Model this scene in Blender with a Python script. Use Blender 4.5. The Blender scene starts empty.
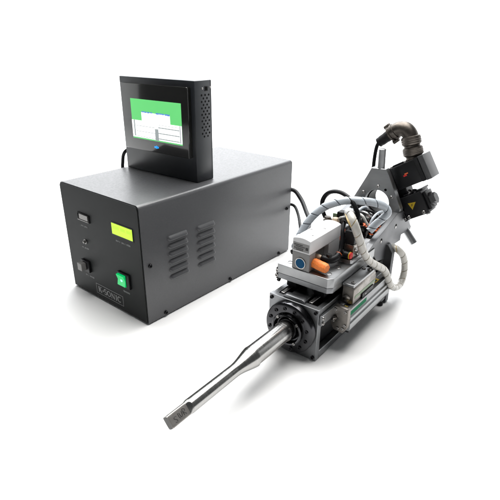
import bpy, bmesh, math, random
from mathutils import Matrix, Vector
random.seed(7)
PI = math.pi
C = bpy.context.scene.collection
SC = bpy.context.scene

# ------------------------------------------------------------------ camera
cam_d = bpy.data.cameras.new('camera')
cam = bpy.data.objects.new('camera', cam_d); C.objects.link(cam)
cR = Vector((0.7739, 0.6332, 0.0095)); cF = Vector((-0.5760, 0.7101, -0.4050)).normalized()
cU = cR.cross(cF).normalized(); cR = cF.cross(cU).normalized()
cam.matrix_world = Matrix(((cR.x, cU.x, -cF.x, 0.9081), (cR.y, cU.y, -cF.y, -0.4837), (cR.z, cU.z, -cF.z, 0.5132), (0, 0, 0, 1)))
cam_d.sensor_width = 36; cam_d.lens = 465.52 / 500 * 36
cam_d.clip_start = 0.02; cam_d.clip_end = 50
SC.camera = cam

# ------------------------------------------------------------------ studio light
world = bpy.data.worlds.new('World'); SC.world = world; world.use_nodes = True
wb = world.node_tree.nodes['Background']; wb.inputs[0].default_value = (0.93, 0.97, 1, 1); wb.inputs[1].default_value = 0.10

def area(name, loc, target, size, power, size_y=None, color=(1, 1, 1)):
    d = bpy.data.lights.new(name, 'AREA'); d.energy = power; d.size = size; d.color = color
    if size_y: d.shape = 'RECTANGLE'; d.size_y = size_y
    o = bpy.data.objects.new(name, d); C.objects.link(o); o.location = loc
    o.rotation_euler = (Vector(target) - Vector(loc)).to_track_quat('-Z', 'Y').to_euler()
    return o
area('overhead_softbox', (0.22, 0.50, 1.70), (0.34, 0.22, 0), 1.5, 66, color=(1, 0.99, 0.97))
area('added_wall_wash', (-0.95, 1.55, 2.25), (-1.45, 2.15, 0.75), 2.6, 165, 0.6, color=(0.96, 0.98, 1))  # added unseen lamp: whitens the backdrop and its reflection on the box top

SC.render.engine = 'CYCLES'
SC.cycles.use_denoising = True
SC.cycles.max_bounces = 8
vs = SC.view_settings
vs.view_transform = 'Standard'; vs.look = 'None'; vs.exposure = 0; vs.gamma = 1; vs.use_curve_mapping = False

# ------------------------------------------------------------------ materials
def mat(name, col, metal=0, rough=0.5, ior=1.5, coat=0, bump=0, bscale=300, var=0, vscale=40, rvar=0, stretch=None, emit=0, spec=None):
    m = bpy.data.materials.new(name); m.use_nodes = True
    nt = m.node_tree; b = nt.nodes['Principled BSDF']
    b.inputs['Base Color'].default_value = (*col, 1); b.inputs['Metallic'].default_value = metal
    b.inputs['Roughness'].default_value = rough; b.inputs['IOR'].default_value = ior
    b.inputs['Coat Weight'].default_value = coat; b.inputs['Coat Roughness'].default_value = 0.15
    if spec is not None: b.inputs['Specular IOR Level'].default_value = spec
    if emit:
        b.inputs['Emission Color'].default_value = (*col, 1); b.inputs['Emission Strength'].default_value = emit
    if bump or var or rvar:
        tc = nt.nodes.new('ShaderNodeTexCoord'); mp = nt.nodes.new('ShaderNodeMapping')
        nt.links.new(tc.outputs['Object'], mp.inputs[0])
        if stretch: mp.inputs['Scale'].default_value = stretch
    if bump:
        n = nt.nodes.new('ShaderNodeTexNoise'); n.inputs['Scale'].default_value = bscale; n.inputs['Detail'].default_value = 3
        bp = nt.nodes.new('ShaderNodeBump'); bp.inputs['Strength'].default_value = bump; bp.inputs['Distance'].default_value = 0.001
        nt.links.new(mp.outputs[0], n.inputs['Vector']); nt.links.new(n.outputs[0], bp.inputs['Height']); nt.links.new(bp.outputs[0], b.inputs['Normal'])
    if var:
        n = nt.nodes.new('ShaderNodeTexNoise'); n.inputs['Scale'].default_value = vscale; n.inputs['Detail'].default_value = 5
        mr = nt.nodes.new('ShaderNodeMapRange'); mr.inputs[1].default_value = 0.3; mr.inputs[2].default_value = 0.7
        mr.inputs[3].default_value = 1 - var; mr.inputs[4].default_value = 1 + var
        mx = nt.nodes.new('ShaderNodeVectorMath'); mx.operation = 'SCALE'; mx.inputs[0].default_value = col
        nt.links.new(mp.outputs[0], n.inputs['Vector']); nt.links.new(n.outputs[0], mr.inputs[0]); nt.links.new(mr.outputs[0], mx.inputs['Scale'])
        nt.links.new(mx.outputs[0], b.inputs['Base Color'])
    if rvar:
        n = nt.nodes.new('ShaderNodeTexNoise'); n.inputs['Scale'].default_value = vscale * 0.6; n.inputs['Detail'].default_value = 4
        mr = nt.nodes.new('ShaderNodeMapRange'); mr.inputs[1].default_value = 0.3; mr.inputs[2].default_value = 0.7
        mr.inputs[3].default_value = max(0.03, rough - rvar); mr.inputs[4].default_value = rough + rvar
        nt.links.new(mp.outputs[0], n.inputs['Vector']); nt.links.new(n.outputs[0], mr.inputs[0]); nt.links.new(mr.outputs[0], b.inputs['Roughness'])
    return m
M = dict(
    floor=mat('white_studio_paper', (0.86, 0.86, 0.86), rough=0.9, spec=0.1, var=0.006, vscale=3),
    paint=mat('grey_hammer_paint', (0.054, 0.055, 0.059), rough=0.38, ior=1.6, bump=0.02, bscale=500, var=0.10, vscale=420, rvar=0.05),
    panel=mat('black_panel', (0.0065, 0.0078, 0.0082), rough=0.5, spec=0.16, bump=0.02, bscale=400, var=0.08, vscale=30),
    black=mat('black_plastic', (0.007, 0.007, 0.008), rough=0.42, spec=0.2, rvar=0.08, vscale=60),
    case=mat('black_sheet_case', (0.016, 0.019, 0.023), rough=0.36, bump=0.06, bscale=800, rvar=0.06),
    glass=mat('black_glass', (0.010, 0.010, 0.009), rough=0.07, coat=0.6, rvar=0.03, vscale=25),
    rubber=mat('black_rubber', (0.008, 0.008, 0.009), rough=0.55, spec=0.2, bump=0.1, bscale=300),
    cablejk=mat('black_cable_jacket', (0.006, 0.006, 0.007), rough=0.42, spec=0.18),
    alu=mat('machined_aluminium', (0.29, 0.295, 0.30), metal=1, rough=0.37, bump=0.04, bscale=250, var=0.07, vscale=45, rvar=0.08, stretch=(1, 0.12, 1)),
    alu_d=mat('dull_aluminium', (0.205, 0.21, 0.217), metal=1, rough=0.40, bump=0.05, bscale=300, var=0.10, vscale=40, rvar=0.08),
    alu_cast=mat('cast_aluminium', (0.125, 0.128, 0.133), metal=1, rough=0.48, bump=0.10, bscale=420, var=0.08, vscale=30, rvar=0.07),
    alu_plate=mat('brushed_plate', (0.36, 0.365, 0.37), metal=1, rough=0.42, bump=0.05, bscale=300, var=0.10, vscale=60, rvar=0.06, stretch=(0.3, 1, 1)),
    nickel=mat('nickel_plate', (0.235, 0.218, 0.20), metal=1, rough=0.33, bump=0.10, bscale=130, var=0.22, vscale=70, rvar=0.12),
    horn=mat('turned_steel', (0.40, 0.395, 0.385), metal=1, rough=0.22, bump=0.008, bscale=60, var=0.05, vscale=60, rvar=0.05, stretch=(1, 14, 1)),
    hornflat=mat('milled_steel', (0.34, 0.322, 0.305), metal=1, rough=0.45, bump=0.08, bscale=500, var=0.07, vscale=120),
    flange=mat('black_oxide_steel', (0.050, 0.050, 0.053), metal=1, rough=0.20, bump=0.03, bscale=90, var=0.2, vscale=50, rvar=0.06),
    steel=mat('screw_steel', (0.38, 0.37, 0.36), metal=1, rough=0.3, var=0.15, vscale=200),
    dscrew=mat('black_screw', (0.03, 0.03, 0.032), metal=1, rough=0.3),
    white=mat('white_valve_body', (0.58, 0.58, 0.585), rough=0.42, bump=0.04, bscale=500, var=0.03, vscale=50),
    greyp=mat('grey_valve_body', (0.20, 0.197, 0.193), rough=0.45, bump=0.05, bscale=500, var=0.05, vscale=60),
    blue=mat('blue_disc', (0.003, 0.070, 0.17), rough=0.6, spec=0.15, bump=0.1, bscale=600),
    orange=mat('orange_sintered', (0.82, 0.21, 0.035), rough=0.6, bump=0.3, bscale=500, var=0.15, vscale=300),
    orange2=mat('orange_collet', (0.70, 0.13, 0.03), rough=0.45),
    red=mat('red_cap', (0.60, 0.016, 0.016), rough=0.4),
    sleeve=mat('pale_spiral_wrap', (0.56, 0.61, 0.66), rough=0.30, ior=1.5, coat=0.25, bump=0.15, bscale=120, var=0.10, vscale=70),
    sleeve_w=mat('white_spiral_wrap', (0.66, 0.65, 0.61), rough=0.34, coat=0.2, bump=0.15, bscale=120, var=0.08, vscale=70),
    wire_y=mat('yellow_wires', (0.48, 0.36, 0.17), rough=0.45, var=0.35, vscale=160),
    wire_d=mat('dark_wires', (0.10, 0.11, 0.13), rough=0.45),
    green=mat('green_scale', (0.004, 0.17, 0.070), rough=0.6, spec=0.1, var=0.25, vscale=300),
    sage=mat('sage_strip', (0.20, 0.27, 0.17), rough=0.5, var=0.1, vscale=100),
    yellow=mat('yellow_label', (0.72, 0.50, 0.03), rough=0.5),
    bronze=mat('dark_bronze', (0.115, 0.102, 0.090), metal=1, rough=0.42, bump=0.15, bscale=260, var=0.22, vscale=70, rvar=0.1),
    motor=mat('black_motor_paint', (0.007, 0.007, 0.008), rough=0.36, spec=0.3, bump=0.06, bscale=500, rvar=0.08),
    mcap=mat('motor_end_cap', (0.050, 0.051, 0.053), rough=0.38, bump=0.05, bscale=500),
    print=mat('grey_print', (0.24, 0.24, 0.24), rough=0.6),
    fprint=mat('faint_print', (0.13, 0.135, 0.135), rough=0.6),
    end_shade=mat('shade_darkened_steel', (0.10, 0.098, 0.095), metal=1, rough=0.5),  # horn tip end face: reflection of dark surroundings put into the colour
    ink=mat('black_marker', (0.015, 0.014, 0.014), rough=0.55),
    lcd=mat('lcd_backlight', (0.38, 0.66, 0.0), rough=0.4, emit=1.0),
    rgreen=mat('lit_rocker', (0.0, 0.48, 0.12), rough=0.3, emit=0.65),
    rglow=mat('rocker_glow', (0.35, 0.95, 0.65), rough=0.3, emit=0.9),
    sgreen=mat('screen_green', (0.10, 0.50, 0.14), rough=0.3, emit=0.9),
    swhite=mat('screen_white', (1, 1, 1), rough=0.3, emit=1.1),
    sblue=mat('screen_blue', (0.10, 0.22, 0.60), rough=0.3, emit=0.7),
    sgrey=mat('screen_grey', (0.32, 0.36, 0.36), rough=0.3, emit=0.6),
    bled=mat('blue_led', (0.0, 0.30, 0.85), rough=0.3, emit=0.9),
    usb=mat('metal_port', (0.20, 0.195, 0.19), metal=1, rough=0.45),
    hole=mat('dark_opening', (0.004, 0.004, 0.004), rough=0.9, spec=0.1),
    pale=mat('pale_brass_knob', (0.78, 0.62, 0.46), rough=0.35),
    keycap=mat('grey_key_cap', (0.19, 0.185, 0.18), rough=0.5),
)

for k_, w_ in (('sleeve', 0.30), ('sleeve_w', 0.35)):
    b_ = M[k_].node_tree.nodes['Principled BSDF']; b_.inputs['Transmission Weight'].default_value = w_

# ------------------------------------------------------------------ mesh helpers
def finish(name, bm, m, parent=None, loc=None, ang=35, smooth=True):
    bmesh.ops.recalc_face_normals(bm, faces=bm.faces)
    me = bpy.data.meshes.new(name); bm.to_mesh(me); bm.free()
    ms = m if isinstance(m, (list, tuple)) else [m]
    for k in ms: me.materials.append(M[k])
    if smooth:
        me.polygons.foreach_set('use_smooth', [True] * len(me.polygons))
        me.set_sharp_from_angle(angle=math.radians(ang))
    o = bpy.data.objects.new(name, me); C.objects.link(o)
    if parent: o.parent = parent
    if loc is not None: o.location = loc
    return o
def copy(o, parent, loc=None, rot=None):
    c = o.copy(); C.objects.link(c); c.parent = parent
    if loc is not None: c.location = loc
    if rot is not None: c.rotation_euler = rot
    return c
def empty(name, loc, rz=0, label=None, cat=None):
    o = bpy.data.objects.new(name, None); C.objects.link(o); o.location = loc; o.rotation_euler = (0, 0, rz)
    o.empty_display_size = 0.05
    if label: o['label'] = label; o['category'] = cat
    return o
def add_box(bm, x0, x1, y0, y1, z0, z1, bev=0.0, seg=2, mtx=None):
    r = bmesh.ops.create_cube(bm, size=1)
    vs_ = r['verts']
    for v in vs_:
        v.co = Vector(((x0 + x1) / 2 + v.co.x * (x1 - x0), (y0 + y1) / 2 + v.co.y * (y1 - y0), (z0 + z1) / 2 + v.co.z * (z1 - z0)))
    es = list({e for v in vs_ for e in v.link_edges})
    if bev > 0:
        g = bmesh.ops.bevel(bm, geom=es, offset=bev, segments=seg, affect='EDGES', profile=0.5)
        vs_ = list({v for f in g['faces'] for v in f.verts})
    if mtx is not None:
        allv = set()
        stack = list(vs_)
        while stack:
            v = stack.pop()
            if v in allv: continue
            allv.add(v)
            for e in v.link_edges: stack.append(e.other_vert(v))
        for v in allv: v.co = mtx @ v.co
def box(name, m, parent, x0, x1, y0, y1, z0, z1, bev=0.0008, seg=2, mtx=None):
    bm = bmesh.new(); add_box(bm, x0, x1, y0, y1, z0, z1, bev, seg, mtx)
    return finish(name, bm, m, parent, ang=20)
def axis_mtx(p, d):
    """matrix taking +Z to direction d, origin to p"""
    q = Vector((0, 0, 1)).rotation_difference(Vector(d).normalized())
    return Matrix.Translation(Vector(p)) @ q.to_matrix().to_4x4()
def add_lathe(bm, prof, mtx=Matrix(), n=32):
    rings = []
    for r, h in prof:
        if r < 1e-6: rings.append([bm.verts.new(mtx @ Vector((0, 0, h)))])
        else: rings.append([bm.verts.new(mtx @ Vector((r * math.cos(2 * PI * k / n), r * math.sin(2 * PI * k / n), h))) for k in range(n)])
    for a, b in zip(rings, rings[1:]):
        for k in range(n):
            k2 = (k + 1) % n
            if len(a) == 1 and len(b) == 1: continue
            if len(a) == 1: bm.faces.new((a[0], b[k], b[k2]))
            elif len(b) == 1: bm.faces.new((a[k], a[k2], b[0]))
            else: bm.faces.new((a[k], a[k2], b[k2], b[k]))
def cyl_prof(r, h, b=0.0006, h0=0):
    return [(0, h0), (r - b, h0), (r, h0 + b), (r, h - b), (r - b, h), (0, h)]
def cyl(name, m, parent, p, d, r, h, b=0.0006, n=28):
    bm = bmesh.new(); add_lathe(bm, cyl_prof(r, h, b), axis_mtx(p, d), n)
    return finish(name, bm, m, parent)
def lathe(name, m, parent, p, d, prof, n=32):
    bm = bmesh.new(); add_lathe(bm, prof, axis_mtx(p, d), n)
    return finish(name, bm, m, parent)
def add_prism(bm, poly, ax, a0, a1, bev=0.0, seg=2, mtx=None):
    """poly: list of 2-D points; ax = 'x' -> (y,z), 'y' -> (x,z), 'z' -> (x,y)"""
    def P(p, a):
        return Vector((a, p[0], p[1])) if ax == 'x' else Vector((p[0], a, p[1])) if ax == 'y' else Vector((p[0], p[1], a))
    A = [bm.verts.new(P(p, a0)) for p in poly]; B = [bm.verts.new(P(p, a1)) for p in poly]
    n = len(poly)
    fs = [bm.faces.new(A), bm.faces.new(list(reversed(B)))]
    for k in range(n): fs.append(bm.faces.new((A[k], B[k], B[(k + 1) % n], A[(k + 1) % n])))
    bmesh.ops.recalc_face_normals(bm, faces=fs)
    if bev:
        es = list({e for f in fs for e in f.edges})
        bmesh.ops.bevel(bm, geom=es, offset=bev, segments=seg, affect='EDGES', profile=0.5)
    if mtx is not None:
        for v in bm.verts: v.co = mtx @ v.co
def prism(name, m, parent, poly, ax, a0, a1, bev=0.0006, seg=2, ang=20):
    bm = bmesh.new(); add_prism(bm, poly, ax, a0, a1, bev, seg)
    return finish(name, bm, m, parent, ang=ang)
def rrect(x0, x1, z0, z1, r, n=6, corners='all'):
    pts = []
    for cx, cz, a0, key in ((x1, z0, -90, 'br'), (x1, z1, 0, 'tr'), (x0, z1, 90, 'tl'), (x0, z0, 180, 'bl')):
        if corners == 'all' or key in corners:
            sx = -1 if cx == x1 else 1; sz = 1 if cz == z0 else -1
            for k in range(n + 1):
                a = math.radians(a0 + 90 * k / n); pts.append((cx + sx * r + r * math.cos(a), cz + sz * r + r * math.sin(a)))
        else: pts.append((cx, cz))
    return pts
def spline(pts, per=10):
    P_ = [Vector(p) for p in pts]; P_ = [P_[0] * 2 - P_[1]] + P_ + [P_[-1] * 2 - P_[-2]]
    out = []
    for i in range(1, len(P_) - 2):
        a, b, c, d = P_[i - 1:i + 3]
        for k in range(per):
            t = k / per
            out.append(0.5 * ((2 * b) + (c - a) * t + (2 * a - 5 * b + 4 * c - d) * t * t + (3 * b - a - 3 * c + d) * t ** 3))
    out.append(P_[-2]); return out
def frames(path):
    T = [(path[min(i + 1, len(path) - 1)] - path[max(i - 1, 0)]).normalized() for i in range(len(path))]
    u = T[0].orthogonal().normalized(); U = []
    for t in T:
        u = (u - t * u.dot(t)).normalized(); U.append(u)
    return T, U
def add_tube(bm, path, r, n=12, cap=True):
    T, U = frames(path); rings = []
    for i, p in enumerate(path):
        v = T[i].cross(U[i]); rr = r[i] if isinstance(r, list) else r
        rings.append([bm.verts.new(p + (U[i] * math.cos(2 * PI * k / n) + v * math.sin(2 * PI * k / n)) * rr) for k in range(n)])
    for a, b in zip(rings, rings[1:]):
        for k in range(n): bm.faces.new((a[k], a[(k + 1) % n], b[(k + 1) % n], b[k]))
    if cap: bm.faces.new(list(reversed(rings[0]))); bm.faces.new(rings[-1])
def tube(name, m, parent, pts, r, n=12, per=10, smooth_path=True):
    bm = bmesh.new(); add_tube(bm, spline(pts, per) if smooth_path else [Vector(p) for p in pts], r, n)
    return finish(name, bm, m, parent, ang=50)
def resample(path, ds):
    L = [0]
    for a, b in zip(path, path[1:]): L.append(L[-1] + (b - a).length)
    out = []; k = 0; n = int(L[-1] / ds)
    for i in range(n + 1):
        s = min(i * ds, L[-1] - 1e-9)
        while L[k + 1] < s: k += 1
        out.append(path[k].lerp(path[k + 1], (s - L[k]) / max(1e-9, L[k + 1] - L[k])))
    return out
def spiral_sleeve(name, m, parent, pts, R, pitch, groove=1, per_pitch=9, n=20):
    """a split plastic strip wound round a bundle: helical strip with a bare gap, real thickness"""
    ds = pitch / per_pitch
    path = resample(spline(pts, 24), ds); T, U = frames(path); N = len(path)
    bm = bmesh.new(); grid = {}
    def pt(k, j, r):
        s = max(0.0, min(k + j / n * per_pitch, N - 1.001)); i = min(int(s), N - 2); f = s - i
        p = path[i].lerp(path[i + 1], f); u = U[i].lerp(U[i + 1], f).normalized(); t = T[i].lerp(T[i + 1], f).normalized(); v = t.cross(u)
        a = 2 * PI * j / n
        return p + (u * math.cos(a) + v * math.sin(a)) * r
    KM = N - per_pitch - 1
    prof = []
    for q in range(per_pitch):                       # strip cross profile: rounded shoulders, gap
        if q < groove: prof.append(None)
        else:
            e = min(q - groove, per_pitch - 1 - q)
            prof.append(R * (0.955 if e == 0 else 1.0))
    turns = N // per_pitch + 1
    for w in range(-1, turns):
        wob = 1 + random.uniform(-0.03, 0.03)
        outer = []; inner = []
        for q in range(groove, per_pitch):
            outer.append([bm.verts.new(pt(w * per_pitch + q, j, prof[q] * wob)) for j in range(n + 1)])
            inner.append([bm.verts.new(pt(w * per_pitch + q, j, R * 0.80)) for j in range(n + 1)])
        q_ = len(outer)
        for a in range(q_ - 1):
            for j in range(n): bm.faces.new((outer[a][j], outer[a][j + 1], outer[a + 1][j + 1], outer[a + 1][j]))
        for side in (0, q_ - 1):
            for j in range(n): bm.faces.new((outer[side][j], outer[side][j + 1], inner[side][j + 1], inner[side][j]))
    bmesh.ops.remove_doubles(bm, verts=bm.verts, dist=0.00002)
    bmesh.ops.dissolve_degenerate(bm, edges=list(bm.edges), dist=0.00001)
    return finish(name, bm, m, parent, ang=45)
def screw_mesh(r=0.0035, h=0.0022):
    bm = bmesh.new()
    add_lathe(bm, [(0, -0.001), (r, -0.001), (r, h * 0.75), (r * 0.86, h), (r * 0.5, h), (r * 0.45, h * 0.35), (0, h * 0.35)], Matrix(), 14)
    return bm
class Screws:
    def __init__(self, m, r, h): self.m, self.r, self.h, self.me = m, r, h, None
    def put(self, parent, p, d, name='screw'):
        if self.me is None:
            o = finish(name, screw_mesh(self.r, self.h), self.m, parent); self.me = o.data
        else:
            o = bpy.data.objects.new(name, self.me); C.objects.link(o); o.parent = parent
        o.location = p; o.rotation_euler = Vector((0, 0, 1)).rotation_difference(Vector(d).normalized()).to_euler()
        return o

# ------------------------------------------------------------------ setting: white sweep
def sweep():
    cx, cy = 0.25, 0.1
    bm = bmesh.new(); n = 96
    rad = [0, 0.4, 0.8, 1.2, 1.6, 2.2]
    prev = None
    for r in rad:
        ring = [bm.verts.new((cx, cy, 0))] if r == 0 else [bm.verts.new((cx + r * math.cos(2 * PI * k / n), cy + r * math.sin(2 * PI * k / n), 0)) for k in range(n)]
        if prev:
            for k in range(n):
                if len(prev) == 1: bm.faces.new((prev[0], ring[k], ring[(k + 1) % n]))
                else: bm.faces.new((prev[k], ring[k], ring[(k + 1) % n], prev[(k + 1) % n]))
        prev = ring
    f = finish('floor', bm, 'floor'); f['kind'] = 'structure'
    bm = bmesh.new(); prof = [(2.2, 0)]
    for k in range(1, 11):
        a = PI / 2 * k / 10; prof.append((2.2 + 0.5 * math.sin(a), 0.5 - 0.5 * math.cos(a)))
    prof += [(2.7, 1.1), (2.7, 1.9)]
    k0, k1 = int((129 - 85) / 360 * n), int((129 + 85) / 360 * n); cols = []
    for k in range(k0, k1 + 1):
        a = 2 * PI * k / n; cols.append([bm.verts.new((cx + r * math.cos(a), cy + r * math.sin(a), z)) for r, z in prof])
    for a, b in zip(cols, cols[1:]):
        for i in range(len(prof) - 1): bm.faces.new((a[i], b[i], b[i + 1], a[i + 1]))
    w = finish('backdrop', bm, 'floor', ang=60); w['kind'] = 'structure'
sweep()

# ------------------------------------------------------------------ ultrasonic generator
GW, GD, GH = 0.26, 0.4806, 0.2476
def generator():
    g = empty('ultrasonic_generator', (0, 0, 0), 0, 'grey metal generator box with black front panel, louvred side and lit green switch', 'generator')
    bm = bmesh.new()
    add_prism(bm, rrect(0, GW, 0.003, GH, 0.0085, 8, ('tr', 'tl')), 'y', 0.0, GD)
    finish('housing', bm, 'paint', g, ang=40)
    prism('front_panel', 'panel', g, rrect(0.0018, GW - 0.0022, 0.0045, GH - 0.0016, 0.0085, 8, ('tr', 'tl')), 'y', -0.0022, 0.0, 0.0005)
    prism('back_panel', 'panel', g, rrect(0.003, GW - 0.003, 0.006, GH - 0.003, 0.008, 8, ('tr', 'tl')), 'y', GD, GD + 0.002, 0.0005)
    ft = None
    for x in (0.03, GW - 0.03):
        for y in (0.04, GD - 0.04):
            if ft is None: ft = cyl('foot', 'rubber', g, (0, 0, 0), (0, 0, 1), 0.012, 0.0034); ft.location = (x, y, 0)
            else: copy(ft, g, (x, y, 0))
    # pressed louvres
    L, Hh, dp = 0.0520, 0.0110, 0.0056
    bm = bmesh.new(); nu, nv = 22, 10; G = []
    for i in range(nu + 1):
        s = -1 + 2 * i / nu; row = []
        en = 1.0 if abs(s) < 0.78 else math.sqrt(max(0, 1 - ((abs(s) - 0.78) / 0.22) ** 2))
        for j in range(nv + 1):
            v = j / nv
            h = math.sin(min(v / 0.72, 1) * PI / 2) ** 1.1 * (1 if v < 0.8 else math.sqrt(max(0, 1 - ((v - 0.8) / 0.2) ** 2)))
            zz = Hh / 2 - v * Hh
            zz = zz * (0.45 + 0.55 * en) - s * 0
            row.append(bm.verts.new((h * en * dp - 0.0002, s * L / 2, zz)))
        G.append(row)
    for i in range(nu):
        for j in range(nv): bm.faces.new((G[i][j], G[i + 1][j], G[i + 1][j + 1], G[i][j + 1]))
    lou = finish('louver', bm, 'paint', g, ang=60)
    # dark slot under each louvre lip
    first = True
    for y0, zt in ((0.0875, 0.1660), (0.1670, 0.1640)):
        for k in range(6):
            loc = (GW, y0, zt - k * 0.0167)
            o = lou if first else copy(lou, g)
            o.location = loc
            if first:
                sb = bmesh.new(); add_box(sb, -0.0006, 0.0030, -L * 0.38, L * 0.38, -Hh * 0.5 - 0.0003, -Hh * 0.5 + 0.0018)
                sl = finish('slot', sb, 'hole', o); first = False
            else:
                c = sl.copy(); C.objects.link(c); c.parent = o
    sc = Screws('dscrew', 0.0042, 0.0030)
    for y, z in ((0.0144, 0.1257), (0.0443, 0.0095), (0.2419, 0.0085), (0.4352, 0.0085), (0.4633, 0.125)): sc.put(g, (GW, y, z), (1, 0, 0))
    y = -0.0022
    # usb port
    u = box('usb_port', 'black', g, 0.0580, 0.0995, y - 0.0022, y + 0.001, 0.1765, 0.1940, 0.0008)
    box('port_opening', 'hole', u, 0.0600, 0.0670, y - 0.0026, y - 0.0020, 0.1810, 0.1925, 0)
    box('tongue', 'usb', u, 0.0675, 0.0975, y - 0.0040, y - 0.0020, 0.1815, 0.1925, 0.0004)
    box('port_lip', 'usb', u, 0.0600, 0.0975, y - 0.0036, y - 0.0020, 0.1778, 0.1798, 0.0003)
    # toggle / indicator
    t = lathe('indicator', 'usb', g, (0.0725, y, 0.1300), (0, -1, 0), [(0.0055, 0), (0.0055, 0.0012), (0.0032, 0.0016), (0.0030, 0.005), (0.0018, 0.006), (0, 0.0062)], 20)
    # push button
    b = box('push_button', 'black', g, 0.0500, 0.0790, y - 0.005, y, 0.0590, 0.0850, 0.0012)
    box('cap', 'keycap', b, 0.0525, 0.0685, y - 0.016, y - 0.0045, 0.0640, 0.0810, 0.0012)
    # lcd
    l = prism('counter_display', 'black', g, [(0.1735, 0.1735), (0.2400, 0.1735), (0.2400, 0.2005), (0.1735, 0.2005)], 'y', y - 0.0008, y, 0.0003)
    s_ = box('screen', 'lcd', l, 0.1755, 0.2380, y - 0.0013, y - 0.0007, 0.1758, 0.1982, 0)
    for k in range(12):
        if k in (4, 8): continue
        box('digit_row', mk('lcd_digit', (0.33, 0.58, 0.0), 0.92), l, 0.1795 + k * 0.0047, 0.1795 + k * 0.0047 + 0.0034, y - 0.00150, y - 0.00132, 0.1878 - (k % 2) * 0.0004, 0.1930, 0)
    # rocker
    r = box('rocker_switch', 'black', g, 0.1795, 0.2165, y - 0.0042, y, 0.0655, 0.0975, 0.0012)
    pr = prism('rocker', 'rgreen', r, [(y - 0.0035, 0.0690), (y - 0.0078, 0.0700), (y - 0.0058, 0.0815), (y - 0.0095, 0.0935), (y - 0.0035, 0.0945)], 'x', 0.1825, 0.2065, 0.0006)
    gl = bmesh.new(); add_lathe(gl, [(0, 0.0012), (0.0022, 0.0009), (0.0036, 0.0)], axis_mtx((0.1950, y - 0.0060, 0.0815), (0, -1, 0)), 16)
    finish('lamp', gl, 'rglow', r)
    # small faint captions, too small to read in the photograph
    def caption(x0, x1, z, h=0.0042):
        bm = bmesh.new(); x = x0
        while x < x1:
            w = random.uniform(0.0013, 0.0026); 
            if random.random() < 0.85:
                add_box(bm, x, min(x + w, x1), y - 0.0002, y, z - h / 2 * random.uniform(0.6, 1), z + h / 2 * random.uniform(0.7, 1), 0)
            x += w + 0.0007
        finish('caption_print', bm, 'fprint', g)
    caption(0.0640, 0.0870, 0.1650); caption(0.0560, 0.0850, 0.1145); caption(0.0560, 0.0860, 0.0480)
    caption(0.1830, 0.1965, 0.1625); caption(0.2010, 0.2280, 0.1625); caption(0.1890, 0.2120, 0.0540)
    # nameplate
    x0, x1, z0, z1, w = 0.0905, 0.1845, 0.0150, 0.0385, 0.0009
    bm = bmesh.new()
    add_box(bm, x0, x1, y - 0.0002, y, z1 - w, z1); add_box(bm, x0, x1, y - 0.0002, y, z0, z0 + w)
    add_box(bm, x0, x0 + w, y - 0.0002, y, z0 + w, z1 - w); add_box(bm, x1 - w, x1, y - 0.0002, y, z0 + w, z1 - w)
    npl = finish('nameplate', bm, 'print', g)
    def arc(cx, cz, rx, rz, a0, a1, n=14): return [(cx + rx * math.cos(math.radians(a0 + (a1 - a0) * k / n)), cz + rz * math.sin(math.radians(a0 + (a1 - a0) * k / n))) for k in range(n + 1)]
    S = 0.058
    glyph = {
        'K': ([([(0.17, 0), (0.17, 1)], 0.20), ([(0.25, 0.42), (0.66, 0.98)], 0.09), ([(0.36, 0.60), (0.72, 0.02)], 0.20), ([(0, 0.03), (0.36, 0.03)], 0.06), ([(0, 0.97), (0.36, 0.97)], 0.06), ([(0.5, 0.97), (0.84, 0.97)], 0.06), ([(0.52, 0.03), (0.88, 0.03)], 0.06)], 0.92),
        '-': ([([(0.04, 0.45), (0.30, 0.45)], 0.20)], 0.38),
        'S': ([(arc(0.34, 0.74, 0.25, 0.23, 30, 270) + arc(0.34, 0.27, 0.27, 0.24, 90, -150), 0.13)], 0.72),
        'O': ([(arc(0.42, 0.5, 0.35, 0.46, 0, 360, 28), 0.13)], 0.90),
        'N': ([([(0.14, 0), (0.14, 1)], 0.09), ([(0.12, 0.97), (0.76, 0.03)], 0.19), ([(0.76, 0), (0.76, 1)], 0.09), ([(0, 0.03), (0.28, 0.03)], 0.06), ([(0.62, 0.97), (0.90, 0.97)], 0.06)], 0.98),
        'I': ([([(0.20, 0), (0.20, 1)], 0.19), ([(0.04, 0.03), (0.36, 0.03)], 0.06), ([(0.04, 0.97), (0.36, 0.97)], 0.06)], 0.46),
        'C': ([(arc(0.42, 0.5, 0.34, 0.46, 45, 315, 24), 0.14)], 0.80)}
    word = 'K-SONIC'; tot = sum(glyph[c][1] for c in word); hgt = 0.0130; sx = (0.1770 - 0.0975) / tot; cx = 0.0975
    for c in word:
        bm = bmesh.new()
        for ns, (pl, wd) in enumerate(glyph[c][0]):
            V = [Vector((a[0] * sx, a[1] * hgt)) for a in pl]; lft = []; rgt = []
            hw = wd * 0.56 * (sx * 0.55 + hgt * 0.45)
            for q, v in enumerate(V):
                d = (V[min(q + 1, len(V) - 1)] - V[max(q - 1, 0)])
                if len(V) > 20 and (V[0] - V[-1]).length < 1e-6 and q in (0, len(V) - 1): d = V[1] - V[-2]
                d.normalize(); nn = Vector((-d.y, d.x)) * hw * (1 if len(V) == 2 else 0.75 + 0.5 * abs(d.y))
                lft.append(bm.verts.new((cx + v.x + nn.x, y - 0.0002 - ns * 0.00003, 0.0203 + v.y + nn.y))); rgt.append(bm.verts.new((cx + v.x - nn.x, y - 0.0002 - ns * 0.00003, 0.0203 + v.y - nn.y)))
            for q in range(len(V) - 1): bm.faces.new((lft[q], lft[q + 1], rgt[q + 1], rgt[q]))
        finish('letter', bm, 'print', npl, smooth=False)
        cx += glyph[c][1] * sx
    return g
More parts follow.
